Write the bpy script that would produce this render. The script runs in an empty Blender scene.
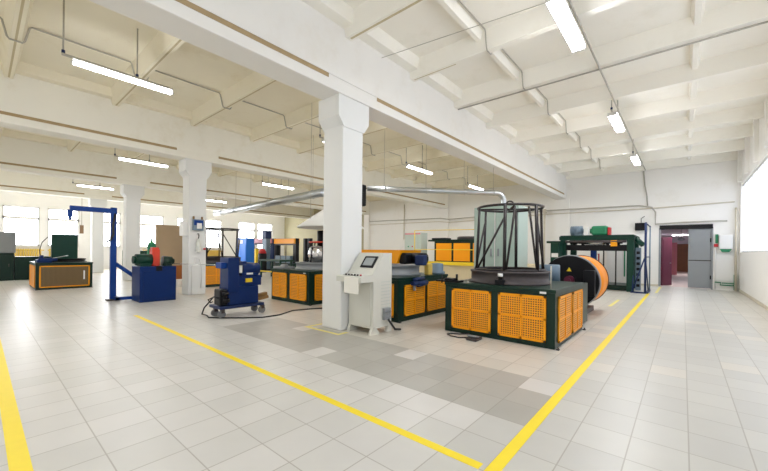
import bpy, bmesh, math, random
from mathutils import Vector, Matrix
random.seed(7)
S = bpy.context.scene
COL = S.collection
PI = math.pi

# ------------------------------------------------------------------ materials
def lin(h):
    h = h.lstrip('#')
    o = []
    for i in (0, 2, 4):
        c = int(h[i:i+2], 16) / 255
        o.append(c / 12.92 if c <= .04045 else ((c + .055) / 1.055) ** 2.4)
    return (*o, 1)

def newmat(name):
    m = bpy.data.materials.new(name); m.use_nodes = True
    return m, m.node_tree.nodes, m.node_tree.links, m.node_tree.nodes['Principled BSDF']

def math_n(N, L, op, a, b=None, c=None):
    n = N.new('ShaderNodeMath'); n.operation = op
    for i, v in enumerate((a, b, c)):
        if v is None: continue
        if hasattr(v, 'is_output'): L.new(v, n.inputs[i])
        else: n.inputs[i].default_value = v
    return n.outputs[0]

def mixc(N, L, fac, a, b):
    n = N.new('ShaderNodeMix'); n.data_type = 'RGBA'
    for idx, v in ((0, fac), (6, a), (7, b)):
        if hasattr(v, 'is_output'): L.new(v, n.inputs[idx])
        else: n.inputs[idx].default_value = v
    return n.outputs[2]

def paint(name, hexc, rough=.5, metal=0, var=.06, scale=6, bump=0.0, dirt=None, dirt_amt=.0, spec=.5):
    m, N, L, B = newmat(name)
    tc = N.new('ShaderNodeTexCoord')
    no = N.new('ShaderNodeTexNoise'); no.inputs['Scale'].default_value = scale; no.inputs['Detail'].default_value = 5
    L.new(tc.outputs['Object'], no.inputs['Vector'])
    c = lin(hexc)
    lo = tuple(x * (1 - var) for x in c[:3]) + (1,); hi = tuple(min(1, x * (1 + var)) for x in c[:3]) + (1,)
    col = mixc(N, L, no.outputs['Fac'], lo, hi)
    if dirt:
        n2 = N.new('ShaderNodeTexNoise'); n2.inputs['Scale'].default_value = .9; n2.inputs['Detail'].default_value = 9; n2.inputs['Roughness'].default_value = .7
        L.new(tc.outputs['Object'], n2.inputs['Vector'])
        r = N.new('ShaderNodeMapRange'); r.inputs[1].default_value = .56; r.inputs[2].default_value = .78; r.inputs[4].default_value = dirt_amt
        L.new(n2.outputs['Fac'], r.inputs[0])
        col = mixc(N, L, r.outputs[0], col, lin(dirt))
    L.new(col, B.inputs['Base Color'])
    B.inputs['Roughness'].default_value = rough; B.inputs['Metallic'].default_value = metal
    B.inputs['Specular IOR Level'].default_value = spec
    if bump:
        bp = N.new('ShaderNodeBump'); bp.inputs['Strength'].default_value = bump; bp.inputs['Distance'].default_value = .01
        L.new(no.outputs['Fac'], bp.inputs['Height']); L.new(bp.outputs[0], B.inputs['Normal'])
    return m

def emit(name, hexc, strength):
    m, N, L, B = newmat(name)
    B.inputs['Base Color'].default_value = lin('#e8e8e8'); B.inputs['Roughness'].default_value = .3
    B.inputs['Emission Color'].default_value = lin(hexc); B.inputs['Emission Strength'].default_value = strength
    return m

def perforated(name, hexc, pitch, hole, dark='#2a1e08'):
    """Painted sheet with a grid of punched slots, in the sheet's own plane."""
    m, N, L, B = newmat(name)
    tc = N.new('ShaderNodeTexCoord'); sp = N.new('ShaderNodeSeparateXYZ'); L.new(tc.outputs['Object'], sp.inputs[0])
    u = math_n(N, L, 'ADD', sp.outputs['X'], sp.outputs['Y'])
    def cell(v, p, hw):
        f = math_n(N, L, 'FRACT', math_n(N, L, 'DIVIDE', math_n(N, L, 'ADD', v, 50.0), p))
        d = math_n(N, L, 'ABSOLUTE', math_n(N, L, 'SUBTRACT', f, .5))
        return math_n(N, L, 'LESS_THAN', d, hw)
    h = math_n(N, L, 'MULTIPLY', cell(u, pitch, hole), cell(sp.outputs['Z'], pitch, hole * 1.05))
    col = mixc(N, L, h, lin(hexc), lin(dark))
    L.new(col, B.inputs['Base Color']); B.inputs['Roughness'].default_value = .45
    return m

def floor_mat():
    m, N, L, B = newmat('floor_tiles')
    tc = N.new('ShaderNodeNewGeometry'); sp = N.new('ShaderNodeSeparateXYZ'); L.new(tc.outputs['Position'], sp.inputs[0])
    X, Y = sp.outputs['X'], sp.outputs['Y']
    px, py, ox, oy = .333, .384, .29, -.58
    ux = math_n(N, L, 'DIVIDE', math_n(N, L, 'ADD', X, ox + 33.3), px)
    uy = math_n(N, L, 'DIVIDE', math_n(N, L, 'ADD', Y, oy + 38.4), py)
    ix, iy = math_n(N, L, 'FLOOR', ux), math_n(N, L, 'FLOOR', uy)
    fx, fy = math_n(N, L, 'FRACT', ux), math_n(N, L, 'FRACT', uy)
    dx = math_n(N, L, 'SUBTRACT', .5, math_n(N, L, 'ABSOLUTE', math_n(N, L, 'SUBTRACT', fx, .5)))
    dy = math_n(N, L, 'SUBTRACT', .5, math_n(N, L, 'ABSOLUTE', math_n(N, L, 'SUBTRACT', fy, .5)))
    gx = math_n(N, L, 'LESS_THAN', dx, .013); gy = math_n(N, L, 'LESS_THAN', dy, .011)
    grout = math_n(N, L, 'MAXIMUM', gx, gy)
    cb = N.new('ShaderNodeCombineXYZ'); L.new(ix, cb.inputs[0]); L.new(iy, cb.inputs[1])
    wn = N.new('ShaderNodeTexWhiteNoise'); wn.noise_dimensions = '2D'; L.new(cb.outputs[0], wn.inputs['Vector'])
    rnd = wn.outputs['Value']
    # grey tiles: the aisle along the right wall and a band in front of the machines
    cx = math_n(N, L, 'DIVIDE', math_n(N, L, 'SUBTRACT', math_n(N, L, 'MULTIPLY', math_n(N, L, 'ADD', ix, .5), px), ox + 33.3), 1.0)
    cy = math_n(N, L, 'SUBTRACT', math_n(N, L, 'MULTIPLY', math_n(N, L, 'ADD', iy, .5), py), oy + 38.4)
    aisle = math_n(N, L, 'MULTIPLY', math_n(N, L, 'GREATER_THAN', cx, -1.2), math_n(N, L, 'LESS_THAN', cx, 1.15))
    band = math_n(N, L, 'MULTIPLY', math_n(N, L, 'MULTIPLY', math_n(N, L, 'GREATER_THAN', cy, 2.88), math_n(N, L, 'LESS_THAN', cy, 4.05)),
                  math_n(N, L, 'MULTIPLY', math_n(N, L, 'GREATER_THAN', cx, -6.4), math_n(N, L, 'LESS_THAN', cx, -.9)))
    odd = math_n(N, L, 'GREATER_THAN', rnd, .955)
    keep = math_n(N, L, 'SUBTRACT', 1.0, odd)
    cream = mixc(N, L, rnd, lin('#c6c4be'), lin('#cecbc6'))
    warm = mixc(N, L, rnd, lin('#c5c0b5'), lin('#cdc8be'))
    back = math_n(N, L, 'GREATER_THAN', cy, 4.0)
    base = mixc(N, L, back, cream, warm)
    base = mixc(N, L, math_n(N, L, 'MULTIPLY', aisle, keep), base, mixc(N, L, rnd, lin('#bdbbb5'), lin('#c5c3bc')))
    base = mixc(N, L, math_n(N, L, 'MULTIPLY', band, keep), base, mixc(N, L, rnd, lin('#a7a49c'), lin('#b1aea6')))
    no = N.new('ShaderNodeTexNoise'); no.inputs['Scale'].default_value = 3; no.inputs['Detail'].default_value = 8
    L.new(tc.outputs['Position'], no.inputs['Vector'])
    mot = mixc(N, L, no.outputs['Fac'], (.93, .93, .93, 1), (1.05, 1.05, 1.05, 1))
    mul = N.new('ShaderNodeMix'); mul.data_type = 'RGBA'; mul.blend_type = 'MULTIPLY'; mul.inputs[0].default_value = 1
    L.new(base, mul.inputs[6]); L.new(mot, mul.inputs[7])
    col = mixc(N, L, math_n(N, L, 'MULTIPLY', grout, .62), mul.outputs[2], lin('#8f887b'))
    L.new(col, B.inputs['Base Color'])
    rg = N.new('ShaderNodeMapRange'); rg.inputs[3].default_value = .28; rg.inputs[4].default_value = .40
    L.new(no.outputs['Fac'], rg.inputs[0]); L.new(rg.outputs[0], B.inputs['Roughness'])
    bp = N.new('ShaderNodeBump'); bp.inputs['Strength'].default_value = .25; bp.inputs['Distance'].default_value = .004; bp.invert = True
    L.new(grout, bp.inputs['Height']); L.new(bp.outputs[0], B.inputs['Normal'])
    return m

M = dict(
    floor=floor_mat(),
    wall=paint('white_wall_paint', '#f3f1ed', .7, var=.015, scale=2, dirt='#d6cfc0', dirt_amt=.35),
    olive=paint('olive_wall_paint', '#a9a283', .7, var=.05, scale=2),
    ceil=paint('white_ceiling_paint', '#f6f3ea', .8, var=.02, scale=1.3, dirt='#d6cfbb', dirt_amt=.4),
    ceil2=paint('cream_ceiling_paint', '#f2ecd9', .8, var=.03, scale=1.2, dirt='#d2c6a0', dirt_amt=.5),
    girder=paint('girder_whitewash', '#eae8e4', .75, var=.03, scale=2, bump=.2, dirt='#d2c8b4', dirt_amt=.3),
    girder2=paint('cream_girder_whitewash', '#f1efe6', .75, var=.03, scale=2, bump=.2, dirt='#cfc4a6', dirt_amt=.4),
    seam=paint('rusty_brown_seam', '#a9936f', .9, var=.25, scale=5),
    joint=paint('stained_joint', '#c9bd9c', .9, var=.05, scale=3, dirt='#6b5a38', dirt_amt=.95),
    column=paint('column_whitewash', '#e2e3e2', .6, var=.02, scale=3, bump=.25),
    frame=paint('window_frame_white', '#d9d9d6', .5),
    pane=emit('daylit_window_glass', '#f2f6ff', 3.4),
    pane_r=emit('daylit_frosted_panel', '#d4dff4', .42),
    tube=emit('lamp_diffuser', '#f7f8fb', 9),
    lamp=paint('lamp_housing', '#d8d8d4', .4),
    yellow=paint('floor_tape_yellow', '#f2d81e', .45, var=.05, scale=9),
    tapeworn=paint('worn_tape_yellow', '#e9dc7c', .5, var=.15, scale=14),
    green=paint('dark_green_enamel', '#08291f', .36, var=.12, spec=.32),
    green2=paint('bottle_green_enamel', '#0b382c', .4, var=.12, spec=.3),
    greenlight=paint('mid_green_paint', '#1f7d55', .5),
    orange=paint('orange_enamel', '#f5a00a', .42, var=.05, spec=.35),
    orange_rim=paint('shaded_orange_enamel', '#ec8c04', .5, var=.05, spec=.3),  # orange enamel deepened, the shade on the rim is put into its colour
    perf=perforated('orange_perforated_sheet', '#f5a00a', .0345, .27, '#5a3205'),
    perf_far=perforated('orange_louvred_sheet', '#f5a00a', .040, .24, '#7a4a08'),
    mesh_brown=perforated('brown_mesh_sheet', '#7d6540', .03, .3, '#453619'),
    black=paint('black_enamel', '#101014', .45, var=.15, spec=.25),
    dark=paint('dark_iron', '#463f3f', .5, metal=.3, var=.25, scale=12),
    cage=paint('oiled_steel_tube', '#2b2526', .42, metal=.2, var=.2, scale=14),
    steel=paint('galvanised_steel', '#b9bdbf', .28, metal=.9, var=.06, scale=8),
    chrome=paint('bright_steel_wire', '#d8d9dc', .2, metal=.9, var=.1, scale=30),
    grey=paint('grey_enamel', '#8b8f92', .45),
    greydoor=paint('grey_door_paint', '#8f9396', .5, var=.06, scale=3),
    lightgrey=paint('light_grey_cabinet', '#c3c7bf', .45, var=.02),
    console=paint('console_beige_grey', '#cfcfc6', .45, var=.02),
    palegreen=paint('pale_green_cabinet', '#a9bcb2', .4, var=.03),
    palegreen2=paint('pale_grey_green_cabinet', '#bfcac0', .4, var=.03),
    white=paint('white_enamel', '#e8e8e6', .5, var=.02),
    paper=paint('white_paper', '#eceae2', .7, var=.01),
    blue=paint('cobalt_blue_enamel', '#032760', .38, var=.1, spec=.25),
    blue2=paint('mid_blue_enamel', '#0c3a88', .4, var=.1, spec=.25),
    bright_blue=paint('bright_blue_cabinet_paint', '#2b7be0', .45, var=.05),
    slate=paint('slate_blue_paint', '#6f8394', .4, var=.08),
    stand_blue=paint('stand_blue_paint', '#1b2d58', .45, var=.1, spec=.3),
    red=paint('red_paint', '#c3262c', .5),
    redmotor=paint('orange_red_paint', '#d8412a', .5),
    maroon=paint('maroon_door_paint', '#5c1832', .5, var=.08, scale=3),
    pink=paint('pink_door_paint', '#d98a90', .5),
    wood=paint('brown_wood', '#7c4a24', .5, var=.25, scale=4),
    wood2=paint('scrap_wood', '#8a6a3d', .6, var=.3, scale=8),
    board=paint('brown_hardboard', '#b29a7c', .7, var=.06, scale=3),
    boardo=paint('orange_brown_plywood', '#a96b35', .6, var=.1),
    rubber=paint('black_rubber', '#232326', .6),
    wheel=paint('grey_rubber', '#73767a', .5),
    pipe=paint('painted_pipe', '#cfc7b4', .5, var=.15, scale=5),
    conduit=paint('grey_conduit', '#b3afa5', .5, var=.12, scale=5),
    screen=paint('screen_grey', '#9aa0a2', .25),
    platform=paint('beige_concrete', '#cdbf9c', .7, var=.08, scale=3),
    railyellow=paint('rail_yellow', '#e6c522', .45),
    radiator=paint('radiator_yellow', '#d8b85a', .5, var=.1),
    clear=paint('milky_plastic', '#dfe2dc', .3),
    cloth=paint('brown_shade', '#8a6d52', .7),
    blind=paint('pier_plaster', '#ececec', .7, var=.02),
    corridor=paint('pale_corridor_paint', '#d7d4dc', .7),
    corridor_floor=paint('corridor_floor', '#c9b6ae', .5),
)

# ------------------------------------------------------------------ mesh builder
class MB:
    def __init__(s): s.bm = bmesh.new()
    def _fin(s, fs, mi, smooth=False):
        for f in fs: f.material_index = mi; f.smooth = smooth
    def box(s, x0, x1, y0, y1, z0, z1, mi=0, bev=0, rot=None, piv=None):
        r = bmesh.ops.create_cube(s.bm, size=1); vs = r['verts']
        c = Vector(((x0+x1)/2, (y0+y1)/2, (z0+z1)/2)); d = (abs(x1-x0), abs(y1-y0), abs(z1-z0))
        for v in vs: v.co = Vector((v.co.x*d[0], v.co.y*d[1], v.co.z*d[2])) + c
        fs = list({f for v in vs for f in v.link_faces}); s._fin(fs, mi)
        if bev:
            es = list({e for v in vs for e in v.link_edges})
            q = bmesh.ops.bevel(s.bm, geom=es, offset=min(bev, min(d)*.45), segments=2, profile=.5, affect='EDGES')
            s._fin(q['faces'], mi); vs = list({v for f in q['faces'] for v in f.verts} | {v for v in vs if v.is_valid})
        if rot is not None:
            p = Vector(piv) if piv else c
            for v in vs: v.co = rot @ (v.co - p) + p
        return s
    def cyl(s, p0, p1, r, n=16, mi=0, r2=None, cap=True):
        p0, p1 = Vector(p0), Vector(p1); ax = (p1-p0); ln = ax.length
        if ln < 1e-6: return s
        q = Vector((0, 0, 1)).rotation_difference(ax).to_matrix()
        r2 = r if r2 is None else r2
        A = [s.bm.verts.new(p0 + q @ Vector((r*math.cos(2*PI*i/n), r*math.sin(2*PI*i/n), 0))) for i in range(n)]
        Bv = [s.bm.verts.new(p1 + q @ Vector((r2*math.cos(2*PI*i/n), r2*math.sin(2*PI*i/n), 0))) for i in range(n)]
        fs = [s.bm.faces.new((A[i], A[(i+1) % n], Bv[(i+1) % n], Bv[i])) for i in range(n)]
        s._fin(fs, mi, True)
        if cap: s._fin([s.bm.faces.new(A[::-1]), s.bm.faces.new(Bv)], mi)
        return s
    def tube(s, pts, r, n=8, mi=0):
        pts = [Vector(p) for p in pts]; rings = []
        up = None
        for i, p in enumerate(pts):
            t = (pts[min(i+1, len(pts)-1)] - pts[max(i-1, 0)]).normalized()
            if up is None:
                up = Vector((0, 0, 1)) if abs(t.z) < .9 else Vector((1, 0, 0))
            a = t.cross(up)
            if a.length < 1e-4: a = t.orthogonal()
            a.normalize(); b = a.cross(t).normalized(); up = b
            rings.append([s.bm.verts.new(p + a*(r*math.cos(2*PI*k/n)) + b*(r*math.sin(2*PI*k/n))) for k in range(n)])
        fs = []
        for A, Bv in zip(rings, rings[1:]):
            for i in range(n): fs.append(s.bm.faces.new((A[i], A[(i+1) % n], Bv[(i+1) % n], Bv[i])))
        s._fin(fs, mi, True)
        s._fin([s.bm.faces.new(rings[0][::-1]), s.bm.faces.new(rings[-1])], mi)
        return s
    def torus(s, c, R, r, n=40, k=8, mi=0, axis='Z', a0=0, a1=2*PI):
        c = Vector(c); full = abs(a1-a0-2*PI) < 1e-6
        m = n if full else n+1; rings = []
        for i in range(m):
            a = a0 + (a1-a0)*i/n
            d = Vector((math.cos(a), math.sin(a), 0)); z = Vector((0, 0, 1))
            ring = []
            for j in range(k):
                b = 2*PI*j/k; q = d*(R + r*math.cos(b)) + z*(r*math.sin(b))
                if axis == 'Y': q = Vector((q.x, -q.z, q.y))
                if axis == 'X': q = Vector((q.z, q.x, q.y))
                ring.append(s.bm.verts.new(c + q))
            rings.append(ring)
        fs = []
        for i in range(n):
            A, Bv = rings[i], rings[(i+1) % m]
            for j in range(k): fs.append(s.bm.faces.new((A[j], A[(j+1) % k], Bv[(j+1) % k], Bv[j])))
        s._fin(fs, mi, True)
        return s
    def lathe(s, c, prof, n=40, mi=0, smooth=True):
        c = Vector(c); rings = []
        for (r, z) in prof:
            rings.append([s.bm.verts.new(c + Vector((r*math.cos(2*PI*i/n), r*math.sin(2*PI*i/n), z))) for i in range(n)])
        fs = []
        for A, Bv in zip(rings, rings[1:]):
            for i in range(n): fs.append(s.bm.faces.new((A[i], A[(i+1) % n], Bv[(i+1) % n], Bv[i])))
        s._fin(fs, mi, smooth)
        s._fin([s.bm.faces.new(rings[0][::-1]), s.bm.faces.new(rings[-1])], mi)
        return s
    def prism(s, poly, axis, a, b, mi=0, smooth=False):
        """poly: 2D outline; extruded along axis from a to b.  X: poly=(y,z)  Y: (x,z)  Z: (x,y)"""
        def pt(p, t):
            return {'X': (t, p[0], p[1]), 'Y': (p[0], t, p[1]), 'Z': (p[0], p[1], t)}[axis]
        A = [s.bm.verts.new(pt(p, a)) for p in poly]; Bv = [s.bm.verts.new(pt(p, b)) for p in poly]
        n = len(poly)
        fs = [s.bm.faces.new((A[i], A[(i+1) % n], Bv[(i+1) % n], Bv[i])) for i in range(n)]
        s._fin(fs, mi, smooth)
        s._fin([s.bm.faces.new(A[::-1]), s.bm.faces.new(Bv)], mi)
        return s
    def build(s, name, mats, root=None):
        bmesh.ops.recalc_face_normals(s.bm, faces=s.bm.faces[:])
        if root is not None:
            o0 = Vector(root['_o']) if '_o' in root else root.location.copy()
        else:
            xs = [v.co for v in s.bm.verts]
            o0 = Vector(((min(v.x for v in xs)+max(v.x for v in xs))/2, (min(v.y for v in xs)+max(v.y for v in xs))/2, min(v.z for v in xs)))
        for v in s.bm.verts: v.co -= o0
        me = bpy.data.meshes.new(name); s.bm.to_mesh(me); s.bm.free()
        for m in (mats if isinstance(mats, (list, tuple)) else [mats]): me.materials.append(M[m])
        o = bpy.data.objects.new(name, me); COL.objects.link(o)
        if root is not None: o.parent = root; ORG[o] = o0.copy()
        else: o.location = o0; ORG[o] = o0.copy()
        return o
ORG = {}
_mbuild = MB.build
def _build(s, name, mats, root=None):
    if root is None: return _mbuild(s, name, mats)
    o0 = ORG[root]
    bmesh.ops.recalc_face_normals(s.bm, faces=s.bm.faces[:])
    for v in s.bm.verts: v.co -= o0
    me = bpy.data.meshes.new(name); s.bm.to_mesh(me); s.bm.free()
    for m in (mats if isinstance(mats, (list, tuple)) else [mats]): me.materials.append(M[m])
    o = bpy.data.objects.new(name, me); COL.objects.link(o); o.parent = root; ORG[o] = o0
    return o
MB.build = _build

def tag(o, label=None, cat=None, group=None, kind=None):
    if label: o['label'] = label
    if cat: o['category'] = cat
    if group: o['group'] = group
    if kind: o['kind'] = kind
    return o

def thing(name, label, cat, loc, group=None):
    o = bpy.data.objects.new(name, None); COL.objects.link(o); o.location = loc
    o.empty_display_size = .2; ORG[o] = Vector(loc)
    return tag(o, label, cat, group)

def one(mb, name, mats, label, cat, group=None):
    return tag(mb.build(name, mats), label, cat, group)

def struct(mb, name, mats, label=None):
    return tag(mb.build(name, mats), label, None, None, 'structure')

def copy_tree(o, parent=None):
    c = o.copy(); COL.objects.link(c)
    if parent is not None: c.parent = parent
    for ch in list(o.children): copy_tree(ch, c)
    return c

# ------------------------------------------------------------------ the hall
XR, XL, YB, YF = 1.65, -29.0, 19.15, -5.0
ZR, ZS = 5.06, 5.40          # rib undersides, slab underside
GIR = [-4.69, -11.4, -18.1, -24.8]

struct(MB().box(XL-.3, XR+.3, YF-.3, YB+.3, -.2, 0), 'floor', 'floor')

# back wall with the gate opening (x -0.76..0.87, z 0..2.5)
b = MB()
b.box(-18.4, -.76, YB, YB+.3, 0, 5.6); b.box(.87, XR+.3, YB, YB+.3, 0, 5.6); b.box(-.76, .87, YB, YB+.3, 2.5, 5.6)
b.box(XL-.3, -18.4, YB, YB+.3, 0, 5.6, 1)
struct(b, 'wall_back', ['wall', 'olive'])
for i_, (x0, x1, d) in enumerate(((-18.35, -17.85, .12), (-11.75, -11.12, .14), (-5.0, -4.3, .10))):   # pilasters under the girder ends
    struct(MB().box(x0, x1, YB-d, YB, 0, 4.08), 'trim_%d' % (i_+11), 'wall')
struct(MB().box(XL-.3, XR+.3, YF-.3, YF, 0, 5.6), 'wall_front', 'wall')

# right wall: parapet, lintel and piers around the long glazed strip
b = MB()
b.box(XR, XR+.3, YF, YB, 0, 1.48); b.box(XR, XR+.3, YF, YB, 4.05, 5.6)
b.box(XR, XR+.3, 18.95, YB, 1.48, 4.05); b.box(XR, XR+.3, YF, -4.5, 1.48, 4.05)
for y in [18.75, 16.85, 14.95, 13.05]:
    b.box(XR-.1, XR, y-.12, y+.12, 4.15, 5.5)
struct(b, 'wall_right', 'wall')
fb, pb = MB(), MB()
y = -4.5; k = 0
fb.box(XR+.05, XR+.11, -4.5, 18.95, 1.48, 1.53); fb.box(XR+.05, XR+.11, -4.5, 18.95, 4.0, 4.05)
while y < 18.9:
    y1 = min(y+1.05, 18.95)
    pb.box(XR+.07, XR+.09, y+.012, y1-.012, 1.5, 4.03); fb.box(XR+.05, XR+.11, y-.022, y+.022, 1.5, 4.03)
    y = y1
wr = struct(fb, 'window_1', 'frame', 'long strip of frosted daylight panels in the right wall')
pb.build('pane', 'pane_r', wr)
struct(MB().box(XR-.02, XR, YF, YB-.02, 0, .09), 'baseboard_right', 'pipe')
struct(MB().box(-17.8, -.8, YB-.17, YB-.0, .0, .0+.08), 'baseboard_back', 'pipe')

# left wall of windows
W = [(-4.2, -2.75), (-2.45, -1.0), (.9, 2.42), (2.74, 4.2), (4.95, 6.35), (7.41, 8.93), (9.8, 11.35), (11.82, 13.18), (14.6, 16.12), (16.36, 17.87)]
Z0, Z1, ZT = 1.43, 3.74, 3.03
b = MB(); e = YF
for y0, y1 in W:
    b.box(XL-.3, XL, e, y0, Z0, Z1); e = y1
b.box(XL-.3, XL, e, YB, Z0, Z1); b.box(XL-.3, XL, YF, YB, 0, Z0); b.box(XL-.3, XL, YF, YB, Z1, 5.6)
struct(b, 'wall_left', 'blind')
for i, (y0, y1) in enumerate(W):
    f = MB()
    for z, hh in ((Z0, .09), (ZT-.04, .15), (Z1-.08, .08)): f.box(XL-.16, XL-.04, y0, y1, z, z+hh)
    for yy in (y0, y1-.08): f.box(XL-.16, XL-.04, yy, yy+.08, Z0, Z1)
    f.box(XL-.13, XL-.06, (y0+y1)/2-.02, (y0+y1)/2+.02, Z0, ZT)
    fo = struct(f, 'window_%d' % (i+2), 'frame')
    MB().box(XL-.11, XL-.09, y0+.05, y1-.05, Z0+.05, ZT+.01).box(XL-.11, XL-.09, y0+.05, y1-.05, ZT+.06, Z1-.05).build('pane', 'pane', fo)
    MB().box(XL-.05, XL+.12, y0-.05, y1+.05, Z0-.04, Z0).build('window_sill', 'white', fo)

# ceiling: ribbed slabs spanning from girder to girder
RIB = [.42+1.88*k for k in range(-3, 11)]
def ribs(b, x0, x1, mi):
    for y in RIB + [YB-.12]:
        b.prism([(y-.15, ZS+.01), (y-.065, ZR), (y+.065, ZR), (y+.15, ZS+.01)], 'X', x0, x1, mi)
b = MB()
b.box(GIR[0], XR+.3, YF, YB+.3, ZS, ZS+.2, 0); b.box(XL-.3, GIR[0], YF, YB+.3, ZS, ZS+.2, 1)
ribs(b, GIR[0]+.2, XR, 0)
for a, c in zip(GIR[1:]+[XL-.2], GIR): ribs(b, a+.2, c-.2, 1)
for x in (-2.87, .15):
    b.prism([(x-.09, ZS+.01), (x-.04, 5.25), (x+.04, 5.25), (x+.09, ZS+.01)], 'Y', YF, YB, 0)
for g in GIR:
    b.prism([(g-.52, ZS+.01), (g-.45, 5.2), (g-.2, 5.2), (g-.2, ZS+.01)], 'Y', YF, YB, 1)
    b.prism([(g+.52, ZS+.01), (g+.45, 5.2), (g+.2, 5.2), (g+.2, ZS+.01)], 'Y', YF, YB, 0 if g == GIR[0] else 1)
for y in RIB:                                   # open joints between the slabs, along the rib undersides
    for a, c in zip(GIR[1:]+[XL-.2], GIR): b.box(a+.3, c-.3, y-.016, y+.016, ZR-.004, ZR+.01, 2)
b.box(GIR[0]+.3, -2.9, 4.16, 4.2, ZR-.004, ZR+.01, 2); b.box(GIR[0]+.3, -3.4, 6.05, 6.07, ZR-.004, ZR+.01, 2)
struct(b, 'ceiling', ['ceil', 'ceil2', 'joint'])

glab = ['nearest white concrete girder crossing the whole ceiling above the front column',
        'second concrete girder over the column with the blue box', 'third concrete girder over the column behind the blue machine',
        'farthest concrete girder before the window wall']
for i, g in enumerate(GIR):
    b = MB()
    b.box(g-.24, g+.24, YF, YB, 4.08, 4.25, 0, .012)
    b.box(g-.225, g+.225, YF, YB, 4.25, 4.32, 0)
    b.box(g-.24, g+.24, YF, YB, 4.32, ZS, 0)
    o = struct(b, 'trim_%d' % (i+1), 'girder' if i == 0 else 'girder2', glab[i])
    s_ = MB()
    for sx in (-1, 1):
        for y0, y1 in ((YF+.5, 3.75), (4.95, YB-.4)):
            s_.box(g+sx*.222, g+sx*.236, y0, y1, 4.252, 4.318)
    s_.build('seam_strip', 'seam', o)

clab = ['large white column in the middle of the hall beside the control console', 'white column with the blue box hung on it',
        'white column behind the blue crane arm', 'far left white column near the windows']
for i, g in enumerate(GIR):
    b = MB(); yc = 4.37; wx = .20; wy = .245
    b.box(g-wx-.11, g+wx, yc-wy-.02, yc+wy, 0, 3.72, 0, .025)
    for s1 in (1,):
        b.prism([(yc-wy, 3.55), (yc-wy-.13, 3.72), (yc-wy-.13, 4.08), (yc+wy+.13, 4.08), (yc+wy+.13, 3.72), (yc+wy, 3.55)], 'X', g-wx-.125, g+wx+.015)
    struct(b, 'trim_%d' % (i+5), 'column', clab[i])

# corridor seen through the gate
b = MB(); b.box(-1.5, 1.6, YB+.3, 36.5, -.2, 0.0); struct(b, 'floor_corridor', 'corridor_floor')
b = MB(); b.box(-1.5, 1.6, YB+.3, 36.5, 2.75, 2.9); struct(b, 'ceiling_corridor', 'corridor')
b = MB(); b.box(-1.5, -1.3, YB+.3, 36.5, 0, 2.75); struct(b, 'wall_corridor_left', 'corridor')
b = MB(); b.box(1.4, 1.6, YB+.3, 36.5, 0, 2.75); struct(b, 'wall_corridor_right', 'corridor')
b = MB(); b.box(-1.3, 1.4, 36.4, 36.5, 0, 2.75); struct(b, 'wall_corridor_end', 'corridor')

# gate: fixed grey leaf, header, open maroon leaf
d = MB(); d.box(.16, .86, YB+.03, YB+.09, .03, 2.45)
d.box(.19, .83, YB+.02, YB+.03, .06, 1.12); d.box(.19, .83, YB+.02, YB+.03, 1.17, 2.42)
d1 = struct(d, 'door_1', 'greydoor', 'grey steel gate leaf, closed')
MB().box(.17, .85, YB+.012, YB+.03, 1.13, 1.165).build('cross_bar', 'dark', d1)
MB().tube([(.24, YB+.01, 1.9), (.24, YB-.03, 1.9), (.24, YB-.03, 1.7), (.3, YB-.03, 1.7)], .012).build('door_handle', 'grey', d1)
MB().cyl((.84, YB+.0, .4), (.84, YB+.0, .55), .018).cyl((.84, YB+.0, 1.9), (.84, YB+.0, 2.05), .018).build('hinge', 'black', d1)
rz = Matrix.Rotation(math.atan2(.6, .32), 3, 'Z'); hp = (-.72, YB+.33, 1)
d = MB(); d.box(-.72, -.02, YB+.31, YB+.35, .02, 2.14, 0, 0, rz, hp); d.box(-.64, -.1, YB+.30, YB+.31, .15, 1.0, 0, 0, rz, hp); d.box(-.64, -.1, YB+.30, YB+.31, 1.1, 2.0, 0, 0, rz, hp)
d2 = struct(d, 'door_2', 'maroon', 'maroon door leaf swung open into the corridor')
MB().tube([(-.44, YB+.84, 1.0), (-.40, YB+.82, 1.0), (-.44, YB+.74, 1.0)], .012).build('door_handle', 'steel', d2)
d = MB(); d.box(-.78, -.30, 30.0, 30.05, .02, 2.15); d.box(-.72, -.36, 29.985, 30.0, .15, .95); d.box(-.72, -.36, 29.985, 30.0, 1.05, 2.0)
d3 = struct(d, 'door_3', 'pink', 'pink door standing open in the corridor')
d = MB(); d.box(-.7, .9, 36.33, 36.4, 0, 2.2)
for k in range(4): d.box(-.66+.39*k, -.31+.39*k, 36.315, 36.33, .12, 1.0); d.box(-.66+.39*k, -.31+.39*k, 36.315, 36.33, 1.08, 2.1)
struct(d, 'door_4', 'wood', 'brown wooden double door at the far end of the corridor')
struct(MB().box(-.78, .9, YB-.03, YB+.05, 2.44, 2.62), 'trim_9', 'black', 'black lintel bar across the top of the gate')
struct(MB().box(-.80, -.74, YB-.02, YB+.3, 0, 2.5).box(.86, .91, YB-.02, YB+.3, 0, 2.5), 'trim_10', 'greydoor')
cl = thing('ceiling_lamp', 'round lamp hanging from the corridor ceiling beyond the gate', 'lamp', (-.08, 24.0, 2.2))
MB().lathe((-.08, 24.0, 2.1), [(.05, 0), (.14, .04), (.15, .1), (.08, .16)], 20).build('lamp_shade', 'grey', cl)
MB().cyl((-.08, 24.0, 2.24), (-.08, 24.0, 2.75), .012).build('rod', 'grey', cl)
cl = thing('added_corridor_lamp', 'added tube lamp lighting the corridor, hidden above the gate lintel', 'lamp', (.0, 20.08, 2.7))  # added to light the corridor, out of sight above the lintel
MB().box(-.6, .6, 20.0, 20.16, 2.69, 2.75).build('housing', 'lamp', cl)
MB().box(-.58, .58, 20.02, 20.14, 2.66, 2.69).build('diffuser', 'tube', cl)
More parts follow.
